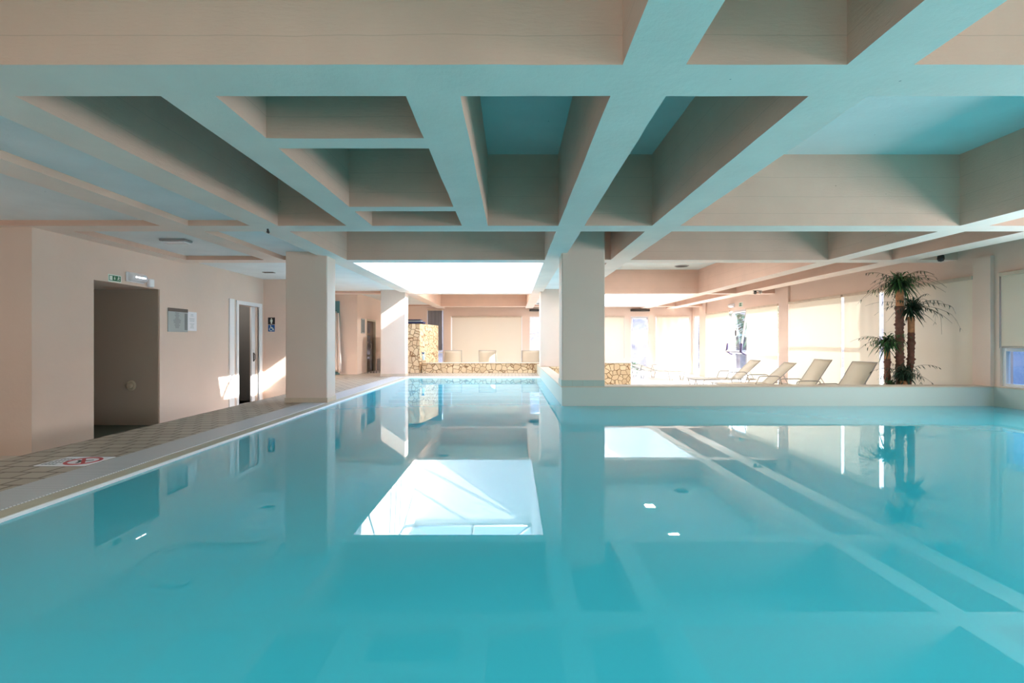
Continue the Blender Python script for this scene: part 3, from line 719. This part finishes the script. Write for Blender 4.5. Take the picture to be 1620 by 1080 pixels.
# no-diving floor plate
r = empty('floor_sign', (-3.56, 3.93, DK)); FP = lambda u, v, d_: (u, v, d_)
q = MB(); q.prism([(-.20, -.13), (.20, -.13), (.20, .17), (-.20, .17)], FP, 0, .004); q.build('plate', 'paper_white', r)
def ringm(mb, cx_, cy_, r0, r1, fn, d0, d1, mi=0, seg=32):
    for k in range(seg):
        a, b_ = 2 * math.pi * k / seg, 2 * math.pi * (k + 1) / seg
        mb.prism([(cx_ + r1 * math.cos(a), cy_ + r1 * math.sin(a)), (cx_ + r1 * math.cos(b_), cy_ + r1 * math.sin(b_)), (cx_ + r0 * math.cos(b_), cy_ + r0 * math.sin(b_)), (cx_ + r0 * math.cos(a), cy_ + r0 * math.sin(a))], fn, d0, d1, mi)
q = MB(); ringm(q, .06, .02, .10, .125, FP, .004, .0065)
q.prism([(-.02, .10), (.0, .115), (.14, -.06), (.12, -.075)], FP, .0045, .006)
q.build('red_ring', 'sign_red', r)
q = MB(); q.prism([(.0, .05), (.05, .03), (.11, .06), (.12, .05), (.06, .0), (.07, -.04), (.055, -.05), (.035, .005), (.0, .03)], FP, .004, .0055); q.build('diver_figure', 'sign_black', r)
q = MB()
for k in range(4):
    x = -.175 + k * .03
    for (a, b_) in ((-.10, -.055), (-.04, .0), (.015, .05), (.065, .11)): q.prism([(x, a), (x + .014, a), (x + .014, b_ - .004 * k), (x, b_ - .004 * k)], FP, .004, .005)
q.build('printed_text', 'print_grey', r)
tag(r, 'white floor sign with a red no-diving ring on the deck tiles', 'sign')

# underwater lamp on the left pool wall
r = empty('pool_lamp', (PX, 3.80, -.22))
q = MB(); q.lathe((0, 0, 0), (1, 0, 0), [(.14, 0), (.14, .02), (.12, .03), (.115, .022)], 32); q.build('bezel', 'dark_grey', r)
q = MB(); q.lathe((.015, 0, 0), (1, 0, 0), [(.10, 0), (.06, .02), (.0, .025)], 24); q.build('lens', 'pool_step', r)
tag(r, 'round underwater lamp in the pool wall near the deck', 'pool lamp')

# ------------------------------------------------------------------ ceiling fittings
def ceiling_speaker(x, y, z, label):
    r = empty('ceiling_speaker', (x, y, z))
    q = MB(); q.lathe((0, 0, 0), (0, 0, -1), [(.19, 0), (.19, .012), (.165, .018)], 28); q.build('ring', 'grey_frame', r)
    q = MB(); q.lathe((0, 0, -.006), (0, 0, -1), [(.16, 0), (.16, .013), (.0, .016)], 28); q.build('grille', 'speaker_grille', r)
    tag(r, label, 'speaker', 'round ceiling speakers')
ceiling_speaker(4.6, 13.1, ZS2, 'round dark ceiling speaker just above the lounge, in the far coffer')
ceiling_speaker(4.58, 9.6, ZS2, 'round dark ceiling speaker mirrored in the water near the square lamps')
ceiling_speaker(-2.45, 17.1, ZS2, 'round dark ceiling speaker beyond the skylight, mirrored near its upper left')
ceiling_speaker(1.1, 18.3, ZP, 'round dark ceiling speaker near the back window beyond the skylight\'s right edge')
def square_lamp(x, y, label):
    r = empty('ceiling_lamp', (x, y, ZS2))
    q = MB(); q.bbox(-.14, .14, -.14, .14, -.03, 0, .008); q.build('frame', 'white_frame', r)
    q = MB(); q.box(-.11, .11, -.11, .11, -.036, -.03); q.build('diffuser', 'lamp_lit', r)
    tag(r, label, 'lamp', 'square lit ceiling lamps')
square_lamp(3.37, 10.0, 'square lit ceiling lamp, nearer one of the two mirrored in the pool')
square_lamp(3.36, 11.8, 'square lit ceiling lamp, farther one of the two mirrored in the pool')
# long ceiling lamp above the left corridor  (x 257-296, y 378-389)
r = empty('ceiling_lamp', (-4.76, 6.85, ZP))
q = MB(); q.bbox(-.18, .18, -.09, .09, -.03, 0, .006); q.build('housing', 'grey_frame', r)
q = MB(); q.bbox(-.165, .165, -.075, .075, -.05, -.03, .01); q.build('diffuser', 'lamp_white', r)
tag(r, 'low rectangular ceiling lamp above the left corridor by the alcove', 'lamp')
q = MB(); q.box(-5.17, -4.95, 10.0, 10.12, ZP - .01, ZP)
tag(q.build('ceiling_vent', 'dark_grey'), 'tiny dark slot in the ceiling over the white door', 'vent')
q = MB(); q.lathe((6.97, 7.86, 2.39), (0, 0, -1), [(.03, -.02), (.045, .0), (.05, .05), (.035, .085), (.0, .095)], 16)
q.tube([(6.97, 7.86, 2.41), (6.97, 7.86, 3.2)], .008, 6)
tag(q.build('camera_dome', 'black_plastic'), 'small black ceiling dome above the grey blind and palm', 'security camera')
q = MB(); q.tube([(-2.98, 5.9, ZB + .01), (-2.98, 5.9, ZB - .03)], .012, 8); q.tube([(-2.98, 5.9, ZB - .03), (-2.965, 5.9, ZB - .05)], [.02, .012], 8)
tag(q.build('ceiling_hook', 'dark_grey'), 'tiny dark hook under the beam left of the skylight', 'hook')
# emergency light and exit sign over the escape window; projector spot
RW = lambda u, v, d_: (XR - d_, u, v)
exit_sign(15.72, 15.98, 2.14, 2.28, RW, 'exit_sign', 'small green exit sign over the escape window in the right wall')
r = empty('emergency_light', (XR, 16.45, 2.22))
q = MB(); q.bbox(-.03, 0, -.16, .16, -.07, .07, .01); q.build('housing', 'lamp_white', r)
q = MB(); q.tube([(-.04, -.15, 0), (-.04, -.13, 0), (-.04, .13, 0), (-.04, .15, 0)], [.04, .06, .06, .04], 14); q.build('diffuser', 'lamp_white', r)
tag(r, 'white emergency light left of the small exit sign above the lounge', 'light')
r = empty('spot_lamp', (6.6, 13.0, ZB))
q = MB(); q.tube([(-.12, 0, -.015), (.12, 0, -.015)], .012, 8); q.build('rail', 'tube_metal', r)
q = MB(); q.lathe((-.06, 0, -.04), (-.4, -.6, -.7), [(.02, -.03), (.035, .0), (.04, .05), (.035, .052)], 12); q.build('spot_head', 'dark_grey', r)
q = MB(); q.lathe((.06, 0, -.04), (.5, -.5, -.7), [(.02, -.03), (.035, .0), (.04, .05), (.035, .052)], 12); q.build('spot_head', 'tube_metal', r)
tag(r, 'twin-headed spot lamp under the beam before the lounge windows', 'lamp')
for x0, x1, lab in ((.72, 1.55, 'dark slim curtain box above the back window by the inner column'), (4.92, 5.70, 'dark slim curtain box above the tilted back window')):
    q = MB(); q.bbox(x0, x1, YB - .12, YB, 2.25, 2.34, .01); tag(q.build('curtain_box', 'dark_grey'), lab, 'curtain box', 'slim dark boxes over the back windows')

# ------------------------------------------------------------------ stone wall, block and what stands on them
q = MB(); q.prism([(-3.85, 15.0), (-2.865, 15.0), (-2.80, 15.3), (-2.70, 15.9), (-2.60, 16.5), (-2.56, 16.8), (-3.85, 16.8)], lambda u, v, d_: (u, v, d_), DK, 1.55)
tag(q.build('stone_block', 'crazy_stone'), 'tall block clad in tan crazy paving behind the pool end', 'stone block')
r = empty('stone_wall', (0, 0, 0))
q = MB(); q.box(-2.80, 3.69, 15.02, 15.27, LOW, .315); q.build('cladding', 'crazy_stone', r)
q = MB(); q.bbox(-2.79, 3.72, 14.99, 15.30, .315, .34, .006); q.build('coping', 'cap_stone', r)
tag(r, 'long low tan crazy-paving wall with flat coping behind the pool end', 'wall')
q = MB(); q.bbox(-2.86, -2.64, 14.84, 14.985, .36, .43, .02)
tag(q.build('stone_ledge', 'crazy_stone'), 'small stone ledge under the spray bottle', 'ledge')
r = empty('spray_bottle', (-2.73, 14.92, .43))
q = MB(); q.lathe((0, 0, 0), (0, 0, 1), [(.042, 0), (.046, .01), (.046, .12), (.03, .155), (.016, .17), (.016, .18)], 18); q.build('body', 'bottle_body', r)
q = MB(); q.lathe((0, 0, .175), (0, 0, 1), [(.02, 0), (.02, .03), (.014, .035)], 14); q.bbox(-.055, .03, -.016, .016, .205, .235, .006); q.tube([(-.03, 0, .205), (-.045, 0, .18), (-.04, 0, .16)], .006, 6); q.build('trigger', 'bottle_cap', r)
tag(r, 'pale spray bottle with blue trigger in front of the stone block', 'bottle')
for k, (mm, dx, w_) in enumerate((('pad_navy', 0, .52), ('pad_blue', .03, .50), ('notice_grey', -.01, .46), ('pad_navy', -.03, .46))):
    lab = ('navy foam board, lowest of the pile on the stone block', 'blue foam board second from the bottom of the stone block pile',
           'grey foam board second from the top of the stone block pile', 'navy foam board, topmost of the pile on the stone block')[k]
    q = MB(); q.bbox(-3.30 + dx, -3.30 + dx + w_, 15.15, 15.55, 1.55 + k * .036, 1.55 + k * .036 + .034, .012)
    tag(q.build('foam_board', mm), lab, 'foam board', 'foam boards piled on the stone block')

# ------------------------------------------------------------------ loungers
def make_lounger(ang, blen=.78):
    """foot at x=0, head towards +x; seat height .30"""
    r = empty('sun_lounger'); Lf, hw_, zs = 1.30, .30, .30
    ca, sa = math.cos(math.radians(ang)), math.sin(math.radians(ang))
    q = MB(); vs = []; fs = []; nx = 10
    for i in range(nx + 1):
        x = .02 + (Lf - .02) * i / nx
        for y in (-hw_ + .02, 0, hw_ - .02): vs.append((x, y, zs + .005 - (.012 if y == 0 else 0)))
    for i in range(nx):
        for k in (0, 1): fs.append((i * 3 + k, i * 3 + 3 + k, i * 3 + 4 + k, i * 3 + 1 + k))
    q.add(vs, fs, 0, True); s1 = q.build('seat', 'sling_cloth', r); s1.modifiers.new('thick', 'SOLIDIFY').thickness = .006
    q = MB(); vs = []; fs = []
    for i in range(nx + 1):
        t = blen * i / nx
        for y in (-hw_ + .02, 0, hw_ - .02): vs.append((Lf + t * ca, y, zs + .005 + t * sa - (.012 if y == 0 else 0)))
    for i in range(nx):
        for k in (0, 1): fs.append((i * 3 + k, i * 3 + 3 + k, i * 3 + 4 + k, i * 3 + 1 + k))
    q.add(vs, fs, 0, True); s1 = q.build('backrest', 'sling_cloth', r); s1.modifiers.new('thick', 'SOLIDIFY').thickness = .006
    q = MB()
    for y in (-hw_, hw_): q.tube([(0, y, zs), (Lf, y, zs), (Lf + .45, y, zs)], .013, 8)
    q.tube([(0, -hw_, zs), (0, hw_, zs)], .013, 8); q.tube([(Lf + .45, -hw_, zs), (Lf + .45, hw_, zs)], .013, 8); q.build('seat_frame', 'tube_metal', r)
    q = MB(); tx, tz = Lf + blen * ca, zs + blen * sa
    q.tube([(Lf, -hw_ + .015, zs), (tx, -hw_ + .015, tz), (tx, hw_ - .015, tz), (Lf, hw_ - .015, zs)], .011, 8); q.build('back_frame', 'tube_metal', r)
    for y in (-.2, .2): MB().tube([(Lf + .42, y, zs), (Lf + .5 * ca * blen, y, zs + .5 * sa * blen)], .008, 6).build('back_stay', 'tube_metal', r)
    for x, dx in ((.16, .14), (Lf + .12, -.14)):
        for y in (-hw_, hw_):
            q = MB(); q.tube([(x - abs(dx) * .9, y, zs), (x - .03, y, .012), (x + .05, y, .012), (x + abs(dx) * .9, y, zs)], .012, 8); q.build('leg', 'tube_metal', r)
    for y in (-hw_, hw_):
        q = MB(); q.tube([(Lf - .42, y, zs), (Lf - .34, y * 1.04, zs + .19), (Lf - .28, y * 1.04, zs + .21), (Lf + .10, y * 1.04, zs + .21), (Lf + .16, y * 1.04, zs + .19), (Lf + .22, y, zs)], .012, 8); q.build('armrest', 'tube_metal', r)
    return r
def place(o, hx, hy, head, ang, blen):
    """put the top of the backrest at (hx, hy)"""
    L_ = 1.30 + blen * math.cos(math.radians(ang)); o.rotation_euler.z = math.radians(head)
    o.location = (hx - L_ * math.cos(math.radians(head)), hy - L_ * math.sin(math.radians(head)), LOW)
G = 'cream sun loungers in the sunken lounge'
A = make_lounger(43); tag(A, 'cream sling sun lounger farthest back of the row before the right blinds', 'sun lounger', G); place(A, 7.0, 13.9, 0, 43, .78)
B = copy_tree(A); B['label'] = 'cream sun lounger second from the far end of the right row'; place(B, 7.05, 12.25, -3, 43, .78)
Cc = make_lounger(56, .80); tag(Cc, 'cream sun lounger with raised back before the wide seamed blind', 'sun lounger', G); place(Cc, 6.98, 10.85, 2, 56, .80)
D = copy_tree(Cc); D['label'] = 'cream sun lounger with raised back right beside the palm'; place(D, 7.0, 9.6, 8, 56, .80)
E_ = make_lounger(14); tag(E_, 'flat-lying sun lounger by the shrub window in the sunlit far corner', 'sun lounger', G); place(E_, 4.70, 18.55, 125, 14, .78)
F_ = make_lounger(74, .80); tag(F_, 'upright lounger back seen over the stone wall, nearest the stone block', 'sun lounger', G); place(F_, -1.97, 16.15, -84, 74, .80)
for hx, lab in ((-.82, 'upright lounger back seen over the middle of the stone wall'), (.62, 'upright lounger back over the stone wall beside the inner column')):
    o = copy_tree(F_); o['label'] = lab; place(o, hx, 16.15, -90, 74, .80)
o = copy_tree(A); o['label'] = 'sun lounger half hidden behind the right end of the stone wall'; place(o, 3.1, 19.2, 180, 43, .78)

# ------------------------------------------------------------------ palm group
rnd = random.Random(11)
P0 = Vector((6.75, 8.42, LOW)); palm = empty('potted_palm', P0)
q = MB(); q.lathe((0, 0, 0), (0, 0, 1), [(.17, 0), (.21, .03), (.24, .28), (.255, .30), (.23, .30), (.22, .27), (.0, .27)], 28); q.build('pot', 'pot_grey', palm)
def trunk(x, y, h, r0, seed):
    rr_ = random.Random(seed); pts = []; R = []
    k = int(h / .035)
    for i in range(k + 1):
        t = i / k; pts.append((x * min(1, .35 + t * 1.3) + .010 * math.sin(t * 7 + seed), y * min(1, .35 + t * 1.3) + .010 * math.cos(t * 5 + seed), .24 + (h - .24) * t))
        R.append(r0 * (1.0 + (.14 if i % 2 else -.04) + rr_.uniform(-.07, .07) + (.35 if i % 9 == 0 else 0)) * (1 - .1 * t))
    split = int(k * .84)
    q = MB(); q.tube(pts[:split + 1], R[:split + 1], 12); q.build('trunk', 'trunk_bark', palm)
    q = MB(); q.tube(pts[split:], [r0 * .95] * (k + 1 - split), 12); q.build('trunk_top', 'trunk_fibre', palm)
    return Vector(pts[-1])
def blade(mb, p, d, L_, w_, droop, mi):
    d = d.normalized(); side = d.cross(Vector((0, 0, 1)));
    side = side.normalized() if side.length > .01 else Vector((1, 0, 0))
    n_ = 5; vs = []; 
    for i in range(n_ + 1):
        t = i / n_; c = p + d * L_ * t + Vector((0, 0, -droop * L_ * t * t)); ww = w_ * (math.sin(math.pi * min(1, .15 + t * .85)) ** .7 if t < 1 else 0.05)
        vs += [c - side * ww * .5, c + Vector((0, 0, -.15 * ww)), c + side * ww * .5]
    fs = []
    for i in range(n_):
        for k in (0, 1): fs.append((i * 3 + k, i * 3 + 3 + k, i * 3 + 4 + k, i * 3 + 1 + k))
    mb.add(vs, fs, mi, True)
def crown(c, core, nlong, Ll, seed, green='leaf_green'):
    rr_ = random.Random(seed); q = MB(); tw = MB()
    for i in range(int(240 * core / .3)):
        az = rr_.uniform(0, 2 * math.pi); el = rr_.uniform(-.55, 1.25)
        d = Vector((math.cos(az) * math.cos(el), math.sin(az) * math.cos(el), math.sin(el)))
        blade(q, c + Vector((rr_.gauss(0, .03), rr_.gauss(0, .03), rr_.gauss(0, .05))), d, core * rr_.uniform(.6, 1.1), .026, rr_.uniform(.35, .9), rr_.choice((0, 0, 1)))
    for i in range(nlong):
        az = 2 * math.pi * (i + rr_.uniform(-.3, .3)) / nlong; el = rr_.uniform(.05, 1.0)
        d = Vector((math.cos(az) * math.cos(el), math.sin(az) * math.cos(el), math.sin(el))); LL = Ll * rr_.uniform(.6, 1.1); pts = []
        dr = rr_.uniform(.35, .75)
        for k in range(11):
            t = k / 10; pts.append(c + d * LL * t + Vector((0, 0, -dr * LL * t * t)))
        tw.tube(pts, [.0042 * (1 - .6 * k / 10) for k in range(11)], 5)
        side = d.cross(Vector((0, 0, 1))).normalized()
        for k in range(1, 11):
            if rr_.random() < (.95 if k < 7 else .35):
                for s in (-1, 1):
                    if rr_.random() < .8: blade(q, pts[k], d * .55 + side * s * .5 + Vector((0, 0, -.55)), rr_.uniform(.05, .11) * (1.2 - k * .05), .013, .5, rr_.choice((0, 1)))
    for mb in (q, tw): mb.v = [(min(v[0], .60 + .03 * math.tanh((v[0] - .60) * 6)) if v[0] > .60 else v[0], max(v[1], -.58), v[2]) for v in mb.v]
    fo = q.build('leaves', [green, 'leaf_dark'], palm); fo['kind'] = 'stuff'
    tw.build('fronds', 'leaf_stem', palm)
t1 = trunk(0, 0, 2.33, .062, 1); crown(t1 + Vector((0, 0, .08)), .30, 22, .82, 5)
t2 = trunk(.15, -.06, 1.80, .052, 2); crown(t2 + Vector((.02, 0, .16)), .25, 20, .85, 8, 'leaf_dark')
t3 = trunk(-.20, .02, 1.24, .046, 3); crown(t3 + Vector((0, 0, .12)), .22, 16, .60, 12)
t4 = trunk(-.05, -.16, .70, .055, 4); crown(t4 + Vector((0, 0, .14)), .20, 12, .60, 15, 'leaf_dark')
crown(Vector((-.22, -.10, .58)), .20, 10, .38, 19)
tag(palm, 'clustered potted palm with four shaggy trunks against the grey blind', 'palm')

# ------------------------------------------------------------------ outdoors
struct(MB().box(-45, 60, -45, 75, -.9, -.62).build('ground', 'ground_pale'))
q = MB(); q.box(9.6, 13.0, -8.0, 9.35, -.62, 5.2); q.box(9.5, 13.1, -8.1, 9.4, 5.2, 5.35)
tag(q.build('sun_blocker', 'blocker_blue'), 'added blue sun-blocking block outside the window beside the pool', 'building')  # added to keep the sun off the near blinds
q = MB(); q.box(7.9, 9.6, -3, 9.35, -.62, -.40); struct(q.build('floor_terrace', 'outdoor_blue'))
# rocky bank behind the back wall
q = MB(); vs = []; fs = []; nu, nv = 80, 16
for j in range(nv + 1):
    for i in range(nu + 1):
        x = -22 + 54 * i / nu; t = j / nv; y = 29 + 9 * t + 1.2 * noise.noise(Vector((x * .3, t * 3, 1)))
        vs.append((x, y, -.65 + 5.2 * (t ** .8) + .5 * noise.noise(Vector((x * .8, t * 6, 4))) * min(1, t * 4)))
for j in range(nv):
    for i in range(nu): a = j * (nu + 1) + i; fs.append((a, a + 1, a + nu + 2, a + nu + 1))
q.add(vs, fs, 0, True); struct(q.build('terrain_bank', 'bank_rock'))
def shrub(x, y, z, R_, label, seed, mname='bush_leaf', nb=420, name='shrub', trunk_h=0):
    rr_ = random.Random(seed); r = empty(name, (x, y, z)); q = MB()
    for i in range(nb):
        d = Vector((rr_.gauss(0, 1), rr_.gauss(0, 1), rr_.gauss(0, 1))).normalized(); rad = R_ * rr_.uniform(.45, 1.0)
        c = Vector((d.x * rad, d.y * rad, d.z * rad * .9 + R_ * .85 + trunk_h))
        if c.z < .02: continue
        blade(q, c, d + Vector((0, 0, .3)), R_ * .30, R_ * .12, .4, 0)
    f_ = q.build('leaves', mname, r); f_['kind'] = 'stuff'
    q = MB(); q.tube([(0, 0, 0), (.02 * R_, 0, trunk_h + R_ * .5), (0, .03 * R_, trunk_h + R_ * 1.1)], [.07 * R_ + .01, .05 * R_ + .01, .02 * R_ + .005], 8)
    for k in range(5):
        a = k * 1.3; q.tube([(0, 0, trunk_h + R_ * .35), (R_ * .4 * math.cos(a), R_ * .4 * math.sin(a), trunk_h + R_ * .9)], [.03 * R_, .012 * R_], 6)
    q.build('stem', 'wood_bark', r); return r
tag(shrub(5.22, 21.0, -.62, .40, '', 3), 'round green shrub outside the tilted back window', 'shrub')
tag(shrub(-3.1, 21.6, -.62, .38, '', 6), 'low green shrub outside the slim window by the stone block', 'shrub')
tag(shrub(13.6, 24.5, -.62, 1.5, '', 9, name='tree', trunk_h=1.4, nb=700), 'leafy tree beyond the escape window in the right wall', 'tree')
tag(shrub(12.6, 17.2, -.62, .5, '', 13), 'small shrub outside the escape window in the right wall', 'shrub')
tag(shrub(15.5, 30.0, -.62, 2.0, '', 21, name='tree', trunk_h=1.6, nb=700), 'hazy tree beyond the corner window of the lounge', 'tree')
